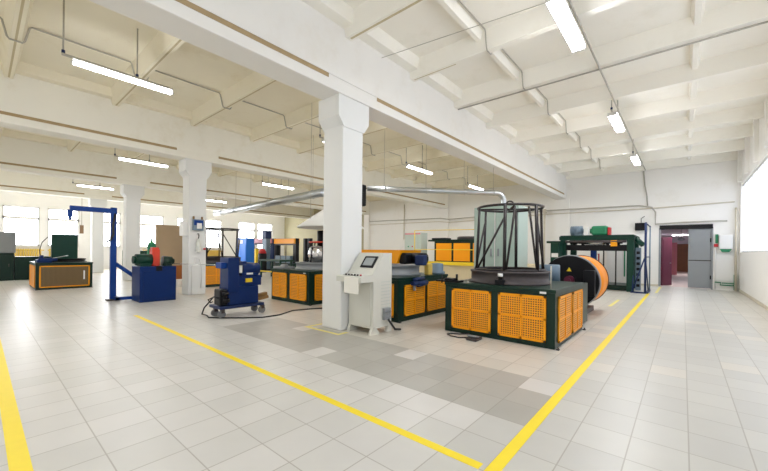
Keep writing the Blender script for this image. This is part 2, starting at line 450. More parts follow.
cl = thing('added_corridor_lamp', 'added tube lamp lighting the corridor before the wooden door', 'lamp', (.0, 31.08, 2.7))  # second lamp added to light the corridor
MB().box(-.6, .6, 31.0, 31.16, 2.69, 2.75).build('housing', 'lamp', cl)
MB().box(-.58, .58, 31.02, 31.14, 2.66, 2.69).build('diffuser', 'tube', cl)

# ------------------------------------------------------------------ floor markings
tape_g = None
one(MB().box(-.955, -.87, 1.9, 15.4, 0, .002), 'floor_tape', 'yellow',
    'long yellow floor line running from the foreground toward the gate', 'floor marking')
one(MB().box(-8.62, -.99, 2.11, 2.185, 0, .002), 'floor_tape', 'yellow',
    'long yellow floor line crossing the middle of the tiled floor', 'floor marking')
one(MB().box(-9.5, -2.9, .14, .24, 0, .002), 'floor_tape', 'yellow', 'yellow floor line in the lower left corner', 'floor marking')
one(MB().box(-.76, -.68, 15.8, 18.8, 0, .002), 'floor_tape', 'tapeworn', 'short yellow floor line beside the blue stand near the gate', 'floor marking')
one(MB().box(-1.5, -1.42, 10.9, 12.6, 0, .002), 'floor_tape', 'tapeworn', 'short faded yellow floor line in front of the green gantry', 'floor marking')
one(MB().box(-5.15, -4.3, 3.88, 3.95, 0, .002).box(-5.22, -5.15, 3.88, 4.6, 0, .002).box(-4.37, -4.3, 3.95, 4.12, 0, .002), 'floor_tape', 'tapeworn',
    'yellow floor line framing the foot of the middle column', 'floor marking')

# ------------------------------------------------------------------ machines with orange panels
def panel(root, face, at, a0, a1, z0, z1, perf='perf', name='vent_panel', rim='orange', split=True):
    """one framed perforated door; face '-Y' or '+X' or '-X', at = plane coordinate"""
    b = MB(); t = .022; w = .035
    def bx(u0, u1, h0, h1, d0, d1, mi):
        if face == '-Y': b.box(u0, u1, at-d1, at-d0, h0, h1, mi)
        elif face == '+X': b.box(at+d0, at+d1, u0, u1, h0, h1, mi)
    bx(a0, a1, z0, z1, 0.002, .012, 1)
    bars = [(a0, a1, z0, z0+w), (a0, a1, z1-w, z1), (a0, a0+w, z0, z1), (a1-w, a1, z0, z1)]
    if split:
        m, n = (a0+a1)/2, (z0+z1)/2
        bars += [(m-.014, m+.014, z0, z1), (a0, a1, n-.014, n+.014)]
    for q in bars: bx(*q, .004, t, 0)
    for u in (a0+w/2, a1-w/2):
        for z in (z0+w/2, z1-w/2):
            if face == '-Y': b.cyl((u, at-t+.002, z), (u, at-t-.006, z), .009, 8, 2)
            else: b.cyl((at+t-.002, u, z), (at+t+.006, u, z), .009, 8, 2)
    o = b.build(name, [rim, perf, 'dark'], root)
    return o

def cabinet(root, x0, x1, y0, y1, h, mat='green'):
    b = MB()
    b.box(x0, x1, y0, y1, 0, h-.05, 0, .006)
    b.box(x0-.012, x1+.012, y0-.012, y1+.012, h-.05, h, 0, .006)
    b.build('body', mat, root)
    for (x, y) in ((x1+.04, y0+.02), (x1+.04, y1-.02)):
        MB().box(x-.03, x+.02, y-.03, y+.03, .0, .014, 0, .004).cyl((x, y, .014), (x, y, .04), .012, 8).build('anchor_bolt', 'dark', root)

MG = 'dark green wire winding machines with orange vented panels'
def drum(root, c, r, z0, z1, mat='dark'):
    h = z1-z0
    MB().lathe((c[0], c[1], z0), [(r*1.04, 0), (r*1.04, h*.16), (r*.985, h*.18), (r*.985, h*.82), (r*1.01, h*.86), (r*1.01, h*.99), (r*.9, h*1.0), (r*.88, h*.72), (.05, h*.7)], 56).build('drum_ring', mat, root)

# -- the nearest machine
x0, x1, y0, y1 = -3.20, -1.39, 5.42, 7.22; h = .86
m1 = thing('winding_machine', 'nearest dark green machine with orange perforated panels and a tall wire cage on top', 'machine', ((x0+x1)/2, (y0+y1)/2, 0), MG)
cabinet(m1, x0, x1, y0, y1, h)
panel(m1, '-Y', y0, -3.06, -2.35, .08, .76); panel(m1, '-Y', y0, -2.23, -1.51, .08, .76)
panel(m1, '+X', x1, 5.57, 6.34, .07, .75); panel(m1, '+X', x1, 6.42, 7.13, .07, .75)
drum(m1, (-2.37, 6.22), .665, h, 1.08)
MB().box(-1.60, -1.51, y0-.02, y0-.012, .795, .825).build('name_plate', 'white', m1)
bb = MB(); bb.box(-2.33, -2.19, 5.5, 5.62, h, .95, 0, .01); bb.cyl((-2.26, 5.56, .95), (-2.26, 5.56, 1.0), .035, 14); bb.build('sensor_block', 'black', m1)
MB().cyl((-2.26, 5.56, 1.0), (-2.26, 5.56, 1.05), .04, 16).build('indicator_lamp', 'white', m1)
MB().cyl((-1.5, 5.6, h), (-1.5, 5.6, 1.2), .007, 8).build('guide_rod', 'pipe', m1)
bb = MB(); bb.box(-3.38, -2.95, 5.38, 5.62, .862, .89, 0, .004); bb.box(-3.22, -3.05, 5.40, 5.55, .885, .93, 0, .01)
bb.cyl((-3.26, 5.4, .84), (-3.26, 5.4, .99), .012); bb.cyl((-3.02, 5.5, .88), (-3.02, 5.5, 1.0), .02); bb.build('wire_guide', 'black', m1)
MB().box(-2.45, -1.46, 7.24, 8.05, .03, .80, 0, .008).build('rear_cabinet', 'green', m1)
MB().lathe((-2.1, 7.72, .80), [(.2, 0), (.2, .33), (.19, .35), (.05, .35)], 32).build('rear_drum', 'slate', m1)

# -- cage standing on it
def cage(c, rb, rt, z0, z1, label, name='wire_carrier_cage', hook=True, n=8, tr=.021, group='tapered tube cages that carry wire coils'):
    t = thing(name, label, 'cage', (c[0], c[1], z0), group)
    MB().torus((c[0], c[1], z1), rt, tr*1.05, 48, 8).build('top_ring', 'cage', t)
    MB().torus((c[0], c[1], z0+tr), rb, tr*1.05, 48, 8).build('bottom_ring', 'cage', t)
    P = lambda a, f: (c[0]+(rb+(rt-rb)*f)*math.cos(a), c[1]+(rb+(rt-rb)*f)*math.sin(a), z0+tr+(z1-z0-tr)*f)
    D = PI/180; o_ = 40.6
    T = lambda a, f: P((a+o_)*D, f)
    for k, a in enumerate((183, 243, 299, 357, 58, 122)):
        MB().cyl(T(a, 0), T(a, 1), tr*(1.35 if k in (1, 2, 4) else 1.1), 10).build('upright', 'cage', t)
    for a0_, f0, a1_ in ((243, .82, 188), (299, .82, 352), (259, .97, 246), (283, .97, 297), (122, .82, 178)):
        MB().cyl(T(a0_, f0), T(a1_, .02), tr*.85, 8).build('brace', 'cage', t)
    bb = MB()
    for a in (.5, .5+PI/2): bb.cyl((c[0]-rt*math.cos(a), c[1]-rt*math.sin(a), z1-.02), (c[0]+rt*math.cos(a), c[1]+rt*math.sin(a), z1-.02), tr*.7, 8)
    bb.build('cross_bar', 'cage', t)
    if hook: MB().torus((c[0], c[1], z1+.05), .075, .014, 20, 8, 0, 'Y').build('lifting_ring', 'cage', t)
    return t
cage((-2.37, 6.22), .59, .55, 1.075, 2.19, 'large dark tube cage on the nearest machine, in front of the pale green cabinet')

# -- machine behind the console
x0, x1, y0, y1 = -5.98, -4.2, 5.33, 7.2; h = .87
m3 = thing('winding_machine', 'dark green machine with orange panels directly behind the beige control console', 'machine', ((x0+x1)/2, (y0+y1)/2, 0), MG)
cabinet(m3, x0, x1, y0, y1, h)
panel(m3, '-Y', y0, -5.9, -5.2, .09, .75, 'perf_far'); panel(m3, '-Y', y0, -5.06, -4.3, .09, .75, 'perf_far')
panel(m3, '+X', x1, 5.52, 6.24, .1, .72, 'perf_far'); panel(m3, '+X', x1, 6.34, 7.13, .1, .74, 'perf_far')
drum(m3, (-5.05, 6.2), .62, h, 1.09, 'grey')
MB().prism([(-6.0, 1.13), (-4.62, 1.13), (-4.50, 1.42), (-6.0, 1.42)], 'Y', 5.8, 6.55).build('orange_guard', 'orange', m3)
bb = MB(); bb.box(-4.60, -4.42, 5.85, 6.5, 1.12, 1.36, 0, .04); bb.cyl((-4.42, 6.15, 1.24), (-4.12, 6.15, 1.24), .12, 20); bb.cyl((-4.12, 6.15, 1.24), (-4.08, 6.15, 1.24), .1, 20, 0, .05)
bb.build('guard_motor', 'black', m3)
MB().box(-4.3, -4.05, 6.0, 6.12, 1.1, 1.32, 0, .03).build('motor_cap', 'stand_blue', m3)
bb = MB(); bb.box(-4.2, -4.08, 5.72, 6.05, .70, .78, 0, .02); bb.cyl((-4.13, 5.9, .72), (-4.13, 6.2, .74), .06, 16); bb.cyl((-4.12, 5.75, .82), (-4.12, 6.1, .84), .035)
bb.build('valve_block', 'stand_blue', m3)
MB().cyl((-4.13, 5.78, .60), (-4.13, 5.78, .72), .03, 12).build('valve', 'grey', m3)
MB().box(-4.42, -4.3, 6.55, 6.72, h, 1.12, 0, .02).build('junction_box', 'radiator', m3)
bb = MB(); bb.lathe((-4.38, 7.02, h), [(.19, 0), (.19, .06), (.15, .07), (.15, .24), (.05, .26)], 28); bb.build('rear_motor', 'slate', m3)
MB().prism([(-5.93, .87), (-5.7, .87), (-5.80, 1.42), (-5.9, 1.42)], 'Y', 6.75, 6.9).build('guide_post', 'green2', m3)

# -- machine left of the middle column
x0, x1, y0, y1 = -8.83, -7.12, 5.43, 7.25; h = .86
m2 = thing('winding_machine', 'dark green machine with orange panels under the white conical hood', 'machine', ((x0+x1)/2, (y0+y1)/2, 0), MG)
cabinet(m2, x0, x1, y0, y1, h)
panel(m2, '-Y', y0, -8.75, -8.07, .1, .77, 'perf_far'); panel(m2, '-Y', y0, -7.92, -7.21, .1, .77, 'perf_far')
panel(m2, '+X', x1, 5.6, 6.28, .1, .77, 'perf_far'); panel(m2, '+X', x1, 6.4, 7.15, .1, .77, 'perf_far')
drum(m2, (-7.84, 6.42), .72, h, 1.05, 'grey')
MB().box(-7.34, -7.24, y0-.02, y0-.012, .79, .815).build('name_plate', 'white', m2)
bb = MB(); bb.box(-8.8, -8.3, 5.45, 5.85, h, .93, 0, .02); bb.cyl((-8.6, 5.6, .93), (-8.35, 5.6, .95), .05); bb.build('wire_guide', 'grey', m2)
coil = thing('wire_coil_carrier', 'carrier filled with a bright wire coil under the white hood', 'wire coil', (-7.84, 6.5, 1.055), None)
MB().lathe((-7.84, 6.5, 1.06), [(.30, 0), (.42, .04), (.46, .22), (.42, .40), (.34, .46), (.22, .44), (.2, .1)], 40).build('coil', 'chrome', coil)
for k in range(8):
    a = 2*PI*k/8
    MB().cyl((-7.84+.47*math.cos(a), 6.5+.47*math.sin(a), 1.055), (-7.84+.42*math.cos(a), 6.5+.42*math.sin(a), 1.62), .016).build('upright', 'black', coil)
MB().torus((-7.84, 6.5, 1.62), .42, .02).build('top_ring', 'redmotor', coil)
MB().cyl((-7.84, 6.5, 1.5), (-7.84, 6.5, 1.95), .2, 20).build('spindle_housing', 'black', coil)
hx, hy = -7.58, 6.52
hd = thing('extraction_hood', 'white conical extraction hood hanging behind the middle column', 'hood', (hx, hy, 2.02))
MB().lathe((hx, hy, 2.02), [(.93, 0), (.93, .03), (.2, .54), (.16, .62), (.16, 1.1)], 48).build('hood_shell', 'white', hd)
for a in (.4, 2.5, 4.6):
    MB().cyl((hx+.66*math.cos(a), hy+.66*math.sin(a), 2.2), (hx+.66*math.cos(a), hy+.66*math.sin(a), 5.38), .006, 6).build('hanger_rod', 'conduit', hd)

# -- machine behind the second column
x0, x1, y0, y1 = -14.9, -13.1, 5.2, 7.3; h = .86
m4 = thing('winding_machine', 'dark green machine with orange panels behind the column with the blue box', 'machine', ((x0+x1)/2, (y0+y1)/2, 0), MG)
cabinet(m4, x0, x1, y0, y1, h)
panel(m4, '+X', x1, 5.35, 6.15, .1, .76, 'perf_far'); panel(m4, '+X', x1, 6.28, 7.15, .1, .76, 'perf_far')
panel(m4, '-Y', y0, -14.8, -14.05, .1, .76, 'perf_far'); panel(m4, '-Y', y0, -13.95, -13.2, .1, .76, 'perf_far')
drum(m4, (-14.0, 6.35), .72, h, 1.06)
cage((-14.0, 6.35), .66, .70, 1.055, 2.18, 'dark tube cage on the machine behind the second column, by the windows', hook=False)

# -- machine at the far left
x0, x1, y0, y1 = -17.65, -15.75, 1.23, 2.65; h = .88
m5 = thing('winding_machine', 'far left dark green machine with a brown mesh panel in an orange frame', 'machine', ((x0+x1)/2, (y0+y1)/2, 0), MG)
cabinet(m5, x0, x1, y0, y1, h)
panel(m5, '+X', x1, 1.31, 2.57, .07, .78, 'mesh_brown', split=False)
panel(m5, '-Y', y0, -17.5, -15.85, .07, .78, 'orange', split=False)
MB().box(x1+.024, x1+.03, 2.4, 2.44, .3, .6).build('name_plate', 'white', m5)
drum(m5, (-16.75, 2.08), .54, h, 1.0, 'black')
bb = MB(); bb.box(-17.2, -16.95, 1.72, 2.42, h, 1.86, 0, .01); bb.build('control_box', 'green2', m5)
bb = MB(); bb.box(-16.4, -15.8, 1.26, 1.62, h, .99, 0, .02); bb.cyl((-16.2, 1.4, .99), (-16.2, 1.4, 1.12), .05); bb.box(-16.0, -15.85, 1.3, 1.75, .93, 1.03, 0, .02); bb.build('wire_guide', 'blue', m5)
MB().cyl((-15.9, 1.55, 1.0), (-15.75, 2.0, 1.12), .012).build('lever', 'steel', m5)
MB().tube([(-16.3, 1.38, 1.05), (-16.3, 1.36, 1.3), (-16.32, 1.42, 1.55), (-16.4, 1.55, 1.72), (-16.5, 1.7, 1.8)], .012).build('hose', 'rubber', m5)

# -- dark green cabinets and grey box behind it
def green_cab(x0, x1, y0, y1, h, label):
    t = thing('storage_cabinet', label, 'cabinet', ((x0+x1)/2, (y0+y1)/2, 0), 'low dark green cabinets below the windows')
    MB().box(x0, x1, y0, y1, 0, h, 0, .01).build('body', 'green', t)
    dd = MB().box(x1, x1+.015, y0+.06, y1-.06, .1, h-.1, 0, .004).build('door', 'green', t)
    MB().box(x1+.015, x1+.035, y1-.16, y1-.13, h*.5, h*.5+.12).build('handle', 'dark', dd)
green_cab(-21.6, -21.0, -.3, 1.0, 1.13, 'taller low green cabinet at the left edge with a grey box on it')
green_cab(-21.6, -21.05, 1.02, 2.3, .98, 'lower green cabinet half hidden behind the far left machine')
gb = thing('electric_box', 'grey metal box standing on the green cabinet at the left edge', 'box', (-21.3, .4, 1.13))
MB().box(-21.6, -21.02, -.25, 1.05, 1.13, 1.99, 0, .015).build('body', 'grey', gb)
MB().box(-21.02, -21.005, -.15, .92, 1.2, 1.92, 0, .004).build('door', 'grey', gb)

# radiators under the windows
rl = ['yellow radiator below the first window pair at the left edge', 'yellow radiator below the window next to it, toward the column', 'yellow radiator below the window behind the brown board',
      'yellow radiator below the window behind the dark tube cage', 'yellow radiator below the window beside the blue cabinet']
for (ya, yb), lb in zip(((1.2, 2.55), (2.8, 3.9), (7.6, 8.8), (11.9, 13.1), (14.7, 16.0)), rl):
    b = MB(); n = int((yb-ya)/.1)
    for k in range(n): b.box(-28.9, -28.78, ya+.1*k, ya+.1*k+.075, .55, 1.28, 0, .02)
    b.cyl((-28.84, ya-.05, .62), (-28.84, yb+.05, .62), .03); b.cyl((-28.84, ya-.05, 1.2), (-28.84, yb+.05, 1.2), .03)
    b.box(-28.88, -28.8, ya+.02, ya+.06, 0, .6); b.box(-28.88, -28.8, yb-.1, yb-.06, 0, .6)
    one(b, 'radiator', 'radiator', lb, 'radiator', 'yellow radiators below the windows')

# -- rear machine on the raised platform
pl = thing('platform', 'beige raised platform with a yellow edge and railing behind the near machines', 'platform', (-6.5, 13.2, 0))
MB().box(-8.7, -4.3, 12.2, 15.0, 0, .93).build('deck', 'platform', pl)
MB().box(-8.75, -4.25, 12.1, 12.2, .86, .99).build('edge_beam', 'railyellow', pl)
pl = thing('guard_railing', 'thin yellow railing along the edge of the beige platform', 'railing', (-6.5, 12.15, .99))
for x in (-8.7, -4.3): MB().cyl((x, 12.15, .99), (x, 12.15, 2.28), .018, 8).build('rail_post', 'railyellow', pl)
MB().cyl((-8.7, 12.15, 2.27), (-4.3, 12.15, 2.22), .014, 8).build('top_rail', 'railyellow', pl)
MB().cyl((-8.7, 12.15, 1.47), (-4.3, 12.15, 1.47), .014, 8).build('mid_rail', 'railyellow', pl)
x0, x1, y0, y1 = -8.25, -5.6, 13.0, 14.5
m6 = thing('winding_machine', 'distant dark green machine with orange panels up on the beige platform', 'machine', ((x0+x1)/2, (y0+y1)/2, .93), MG)
b = MB(); b.box(x0, x1, y0, y1, .93, 1.83, 0, .01); b.box(x0-.3, x1+.1, y0-.05, y1+.05, 1.83, 1.9, 0, .01); b.build('body', 'green', m6)
for a, c in ((-8.15, -7.4), (-7.3, -6.55), (-6.42, -5.7)):
    MB().box(a, c, y0-.02, y0-.002, 1.0, 1.75, 0, .004).build('vent_panel', 'orange', m6)
MB().lathe((-6.9, 13.7, 1.9), [(.55, 0), (.55, .1), (.5, .14), (.1, .14)], 32).build('drum_ring', 'dark', m6)
MB().box(-8.4, -7.7, 13.0, 13.5, 1.9, 1.98, 0, .02).build('wire_guide', 'black', m6)
cb = thing('control_cabinet', 'pale grey green control cabinet standing left of the machine on the platform', 'cabinet', (-9.2, 13.0, 0))
MB().box(-9.65, -8.75, 12.7, 13.2, 0, 2.22, 0, .01).build('body', 'palegreen2', cb)
MB().box(-9.6, -9.0, 12.685, 12.7, .15, 2.12, 0, .004).build('door', 'palegreen2', cb)
MB().cyl((-9.42, 12.66, 1.6), (-9.42, 12.69, 1.6), .03, 12).build('green_lamp', 'greenlight', cb)
MB().cyl((-9.2, 12.66, 1.6), (-9.2, 12.69, 1.6), .03, 12).build('red_lamp', 'red', cb)
MB().box(-9.62, -8.78, 12.68, 12.69, 2.14, 2.2).build('header_strip', 'pink', cb)

# -- tall pale green cabinet behind the cage
tc = thing('tall_cabinet', 'tall pale green electrical cabinet behind the large tube cage', 'cabinet', (-3.35, 8.4, 0))
MB().box(-3.98, -2.88, 8.1, 8.75, 0, 2.5, 0, .012).build('body', 'palegreen', tc)
for a, c in ((-3.95, -3.45), (-3.41, -2.91)):
    dd = MB().box(a, c, 8.08, 8.1, .12, 2.44, 0, .005).build('door', 'palegreen', tc)
    MB().box(c-.09 if a < -3.5 else a+.05, c-.05 if a < -3.5 else a+.09, 8.06, 8.08, 1.3, 1.48, 0, .005).build('handle', 'grey', dd)
MB().box(-3.44, -3.42, 8.07, 8.08, .12, 2.44).build('door_seam', 'white', tc)
MB().box(-4.0, -2.86, 8.07, 8.78, 0, .1).build('plinth', 'grey', tc)

# -- wheel guard: black drum face with orange rim
wx, wz, r = -1.97, .74, .59
wg = thing('wheel_guard', 'large round guard with a black face and an orange rim behind the nearest machine', 'machine guard', (wx, 9.4, 0))
MB().cyl((wx, 8.80, wz), (wx, 8.92, wz), r, 56).build('black_face', 'black', wg)
MB().cyl((wx, 8.92, wz), (wx, 10.05, wz), r*1.0, 56).build('orange_rim', 'orange_rim', wg)
MB().torus((wx, 8.94, wz), r, .022, 56, 8, 0, 'Y').build('edge_band', 'grey', wg)
MB().torus((wx, 10.04, wz), r, .014, 56, 8, 0, 'Y').build('rear_band', 'black', wg)
MB().box(-1.66, -1.44, 8.66, 8.90, .46, 1.02, 0, .012).build('cover_box', 'black', wg)
MB().prism([(-2.02, .98), (-1.92, .98), (-1.97, 1.07)], 'Y', 8.785, 8.799).build('warning_sign', 'railyellow', wg)
bb = MB(); bb.cyl((-1.95, 8.66, .78), (-1.95, 8.8, .78), .1, 20); bb.cyl((-1.95, 8.62, .78), (-1.95, 8.66, .78), .05, 16); bb.build('hub', 'maroon', wg)
bb = MB(); bb.box(-2.3, -1.65, 8.9, 9.85, 0, .12, 0, .01); bb.box(-2.2, -1.75, 9.0, 9.75, .12, .3); bb.build('base', 'dark', wg)

# -- green gantry with motors
gf = thing('gantry_frame', 'green steel gantry machine carrying two motors, against the back wall', 'machine', (-2.6, 16.3, 0))
for x, y in ((-3.7, 15.6), (-1.46, 15.6), (-3.7, 17.3), (-1.46, 17.3)):
    MB().box(x-.11, x+.11, y-.11, y+.11, 0, 1.93, 0, .01).build('post', 'green2', gf)
for yy in (15.47, 17.15): MB().box(-3.85, -1.33, yy, yy+.28, 1.91, 2.06, 0, .01).build('top_beam', 'green2', gf)
MB().box(-3.8, -1.36, 15.45, 17.4, 2.06, 2.09).build('top_plate', 'green2', gf)
for yy in (15.5, 17.2): MB().box(-3.6, -1.56, yy, yy+.16, 1.50, 1.72, 0, .01).build('lower_beam', 'black', gf)
MB().box(-3.6, -1.56, 15.75, 17.15, .02, .2, 0, .01).build('base', 'green', gf)
b = MB(); b.cyl((-3.45, 15.65, 2.28), (-3.06, 15.65, 2.28), .185, 24); b.cyl((-3.06, 15.65, 2.28), (-2.98, 15.65, 2.28), .13, 24, 0, .06)
for k in range(7): b.torus((-3.42+.06*k, 15.65, 2.28), .188, .009, 24, 6, 0, 'X')
b.box(-3.3, -3.02, 15.52, 15.78, 2.08, 2.16); b.build('grey_motor', 'slate', gf)
MB().box(-2.96, -2.80, 15.44, 15.6, 2.09, 2.40, 0, .01).build('coupling_plate', 'white', gf)
b = MB(); b.box(-2.72, -2.18, 15.5, 15.9, 2.09, 2.45, 0, .07); b.cyl((-2.72, 15.7, 2.26), (-2.78, 15.7, 2.26), .1, 20); b.build('green_gearbox', 'greenlight', gf)
MB().box(-2.17, -2.10, 15.5, 15.9, 2.09, 2.38).build('red_bracket', 'red', gf)
b = MB(); b.lathe((-2.6, 15.9, 1.74), [(.42, 0), (.45, .05), (.45, .13), (.3, .16)], 32); b.build('wire_disc', 'chrome', gf)
for x in (-3.35, -3.05, -2.2, -1.85): MB().cyl((x, 15.75, 1.6), (x, 15.75, 1.95), .05, 12).box(x-.13, x+.13, 15.6, 15.8, 1.76, 1.88, 0, .01).build('roller_bracket', 'black', gf)
MB().cyl((-3.6, 15.42, 1.84), (-1.57, 15.42, 1.84), .045, 14).build('shaft', 'dark', gf)
for x in (-2.35, -1.95): MB().cyl((x, 15.9, .2), (x, 15.9, 1.95), .025, 10).build('guide_rod', 'dark', gf)
MB().box(-2.06, -1.86, 15.38, 15.5, 1.66, 1.88, 0, .01).build('orange_block', 'orange', gf)
MB().box(-2.75, -2.55, 15.6, 15.75, 1.0, 1.7, 0, .02).build('blue_slide', 'blue', gf)
b = MB(); b.box(-1.3, -1.06, 15.65, 15.95, 1.7, 1.86, 0, .03, Matrix.Rotation(.5, 3, 'Y')); b.cyl((-1.33, 15.8, 1.95), (-1.1, 15.8, 1.7), .09, 18); b.build('side_motor', 'green2', gf)
b = MB(); b.box(-1.33, -1.17, 15.8, 15.95, .05, 1.62, 0, .005)
for k in range(7): b.box(-1.30, -1.2, 15.785, 15.8, .18+.2*k, .28+.2*k, 1)
b.build('slotted_rail', ['slate', 'black'], gf)
b = MB(); b.box(-4.02, -3.70, 14.9, 15.45, 0, 1.78, 0, .01); b.box(-4.16, -3.66, 14.85, 15.45, 1.78, 1.86, 0, .01); b.build('side_box', 'green2', gf)
MB().box(-3.98, -3.74, 14.885, 14.9, 1.22, 1.38).build('sign_plate', 'white', gf)
wcab = thing('wall_cabinet', 'white cabinet with a green stripe, seen through the green gantry', 'cabinet', (-2.1, 18.6, 0))
MB().box(-2.6, -1.75, 18.3, 18.8, 0, 1.9, 0, .01).build('body', 'white', wcab)
MB().box(-1.95, -1.90, 18.28, 18.3, .4, 1.75).build('green_stripe', 'greenlight', wcab)
MB().box(-2.56, -2.0, 18.285, 18.3, .1, 1.8, 0, .004).build('door', 'white', wcab)
one(MB().tube([(-3.0, 17.7, 0), (-3.0, 17.7, 1.3), (-2.8, 17.7, 1.38), (-2.8, 17.7, 0)], .03), 'safety_loop', 'red', 'red tube loop standing behind the green gantry', 'guard rail')

# -- blue stand beside the gantry
bs = thing('tube_stand', 'slender blue tube stand with braces right of the green gantry', 'stand', (-1.1, 15.6, 0))
MB().cyl((-1.0, 15.25, 0), (-1.0, 15.25, 2.5), .035, 8).build('tall_post', 'stand_blue', bs)
MB().cyl((-.95, 16.5, 0), (-.95, 16.5, 2.45), .022, 8).build('rear_post', 'slate', bs)
MB().box(-1.42, -.96, 15.2, 15.26, .0, .05).build('base_bar', 'stand_blue', bs)
MB().box(-1.0, -.92, 15.26, 16.62, .0, .05).build('long_base_bar', 'stand_blue', bs)
MB().cyl((-1.38, 15.23, .03), (-1.02, 15.25, 1.25), .022, 8).build('brace', 'stand_blue', bs)
MB().cyl((-.97, 16.2, .03), (-1.0, 15.28, 1.25), .02, 8).build('brace', 'stand_blue', bs)
MB().cyl((-1.0, 15.25, 1.28), (-.95, 16.5, 1.28), .018, 8).build('tie_bar', 'stand_blue', bs)
MB().cyl((-1.0, 15.25, 2.47), (-.95, 16.5, 2.42), .02, 8).build('top_bar', 'stand_blue', bs)
MB().cyl((-1.37, 15.23, .03), (-1.34, 15.23, .62), .018, 8).build('short_post', 'stand_blue', bs)

bx = thing('wall_speaker', 'black rectangular box high on the back wall above the green gantry', 'speaker', (-1.43, YB-.1, 2.42))
MB().box(-1.63, -1.22, YB-.22, YB-.06, 2.42, 2.75, 0, .012).build('housing', 'black', bx)
MB().box(-1.5, -1.36, YB-.06, YB, 2.5, 2.66).build('bracket', 'grey', bx)
MB().tube([(-1.42, YB-.05, 2.75), (-1.42, YB-.05, 2.95), (-1.3, YB-.04, 3.05)], .012).build('cable', 'rubber', bx)

# -- fittings right of the gate
eb = thing('fuse_box', 'white electrical box on the wall right of the gate', 'electrical box', (1.24, YB-.1, 1.62))
MB().box(1.07, 1.45, YB-.2, YB, 1.62, 2.16, 0, .012).build('housing', 'white', eb)
MB().box(1.10, 1.42, YB-.213, YB-.2, 1.66, 2.12, 0, .004).build('door', 'white', eb)
MB().prism([(1.09, 1.62), (1.43, 1.62), (1.36, 1.5), (1.16, 1.5)], 'Y', YB-.18, YB-.04).build('cable_gland', 'greenlight', eb)
one(MB().box(.97, 1.05, YB-.07, YB, 1.85, 2.2, 0, .008), 'switch_box', 'greenlight', 'narrow green box left of the white electrical box', 'switch')
one(MB().box(.93, 1.05, YB-.08, YB, 1.7, 1.82, 0, .008), 'alarm_button', 'red', 'small red box below the narrow green box near the gate', 'switch')
one(MB().tube([(.98, YB-.05, 0.02), (.98, YB-.05, 1.7)], .02), 'pipe', 'white', 'white vertical pipe just right of the gate', 'pipe')
b = MB(); b.tube([(.96, YB-.07, .3), (1.13, YB-.07, .3), (1.13, YB-.07, .2), (1.55, YB-.07, .2)], .022)
b.tube([(1.16, YB-.07, .28), (1.5, YB-.07, .28)], .018); b.cyl((1.13, YB-.07, .2), (1.13, YB, .2), .02); b.cyl((1.5, YB-.07, .2), (1.5, YB, .2), .02)
one(b, 'pipe', 'greenlight', 'green water pipes low on the wall right of the gate', 'pipe')
one(MB().box(1.5, 1.58, YB-.08, YB, .02, .62, 0, .01), 'pipe_casing', 'greenlight', 'upright green casing low in the right back corner', 'pipe')
one(MB().tube([(1.54, YB-.16, .0), (1.54, YB-.16, 3.1), (1.54, YB-.02, 3.2)], .035), 'pipe', 'pipe', 'thick cream pipe rising in the right back corner', 'pipe')
one(MB().box(1.0, 1.5, YB-.03, YB, .35, 1.45).box(1.04, 1.46, YB-.035, YB-.03, .4, 1.4), 'wall_panel', 'white', 'plain white panel on the wall below the electrical box', 'panel')

# -- wall pipes and cables on the back wall
one(MB().tube([(-17.7, YB-.2, 3.55), (-11.6, YB-.22, 3.48), (-11.0, YB-.22, 3.38), (-5.2, YB-.2, 3.55), (-1.5, YB-.1, 3.52), (-1.05, YB-.1, 3.42), (-.92, YB-.1, 3.2), (-.92, YB-.1, 2.68), (.0, YB-.1, 2.72), (1.3, YB-.1, 2.72)], .03),
    'pipe', 'conduit', 'long grey cable pipe running along the back wall and down to the gate', 'pipe')
one(MB().tube([(-17.7, YB-.16, 3.3), (-11.7, YB-.18, 3.28), (-11.0, YB-.18, 3.2), (-5.4, YB-.16, 3.36), (-.9, YB-.07, 3.38), (1.5, YB-.07, 3.45)], .022),
    'pipe', 'pipe', 'thinner cream pipe below the grey one along the back wall', 'pipe')
one(MB().tube([(-5.39, YB-.3, 0), (-5.39, YB-.3, 3.45), (-5.39, YB-.02, 3.46)], .05).box(-5.46, -5.32, YB-.34, YB-.24, 3.4, 3.62), 'pipe', 'pipe', 'upright cream pipe on the back wall right of the large tube cage', 'pipe')
one(MB().tube([(-14.6, YB-.03, 2.2), (-14.6, YB-.03, 4.6)], .03), 'pipe', 'pipe', 'upright pipe on the back wall above the orange guard', 'pipe')
one(MB().tube([(-1.35, YB-.04, 5.04), (-1.3, YB-.04, 4.4), (-1.22, YB-.04, 3.9), (-1.2, YB-.04, 3.5)], .025), 'cable_drop', 'conduit', 'grey cable dropping down the back wall from the lamp row', 'cable')

# -- ventilation ducts
def elbow(c, a, b, r, n=6):
    c, a, b = Vector(c), Vector(a).normalized(), Vector(b).normalized()
    return [c - a*r + a*r*math.sin(PI/2*k/n) + b*r*(1-math.cos(PI/2*k/n)) for k in range(n+1)]
du = thing('ventilation_duct', 'thick bright steel duct hanging left of the middle column', 'duct', (-14.0, 7.8, 3.1))
MB().cyl((-18.9, 8.25, 3.27), (-9.1, 7.5, 3.32), .14, 20).cyl((-9.1, 7.5, 3.32), (-8.1, 7.45, 3.32), .14, 20).build('pipe', 'steel', du)
for k in range(6):
    f = (k+.6)/6; p = Vector((-18.9, 8.25, 3.27)).lerp(Vector((-9.1, 7.5, 3.32)), f)
    MB().torus(p, .143, .012, 20, 6, 0, 'X').build('joint_ring', 'steel', du)
    MB().cyl(p+Vector((0, 0, .14)), (p.x, p.y, 5.38), .007, 6).build('hanger_rod', 'conduit', du)
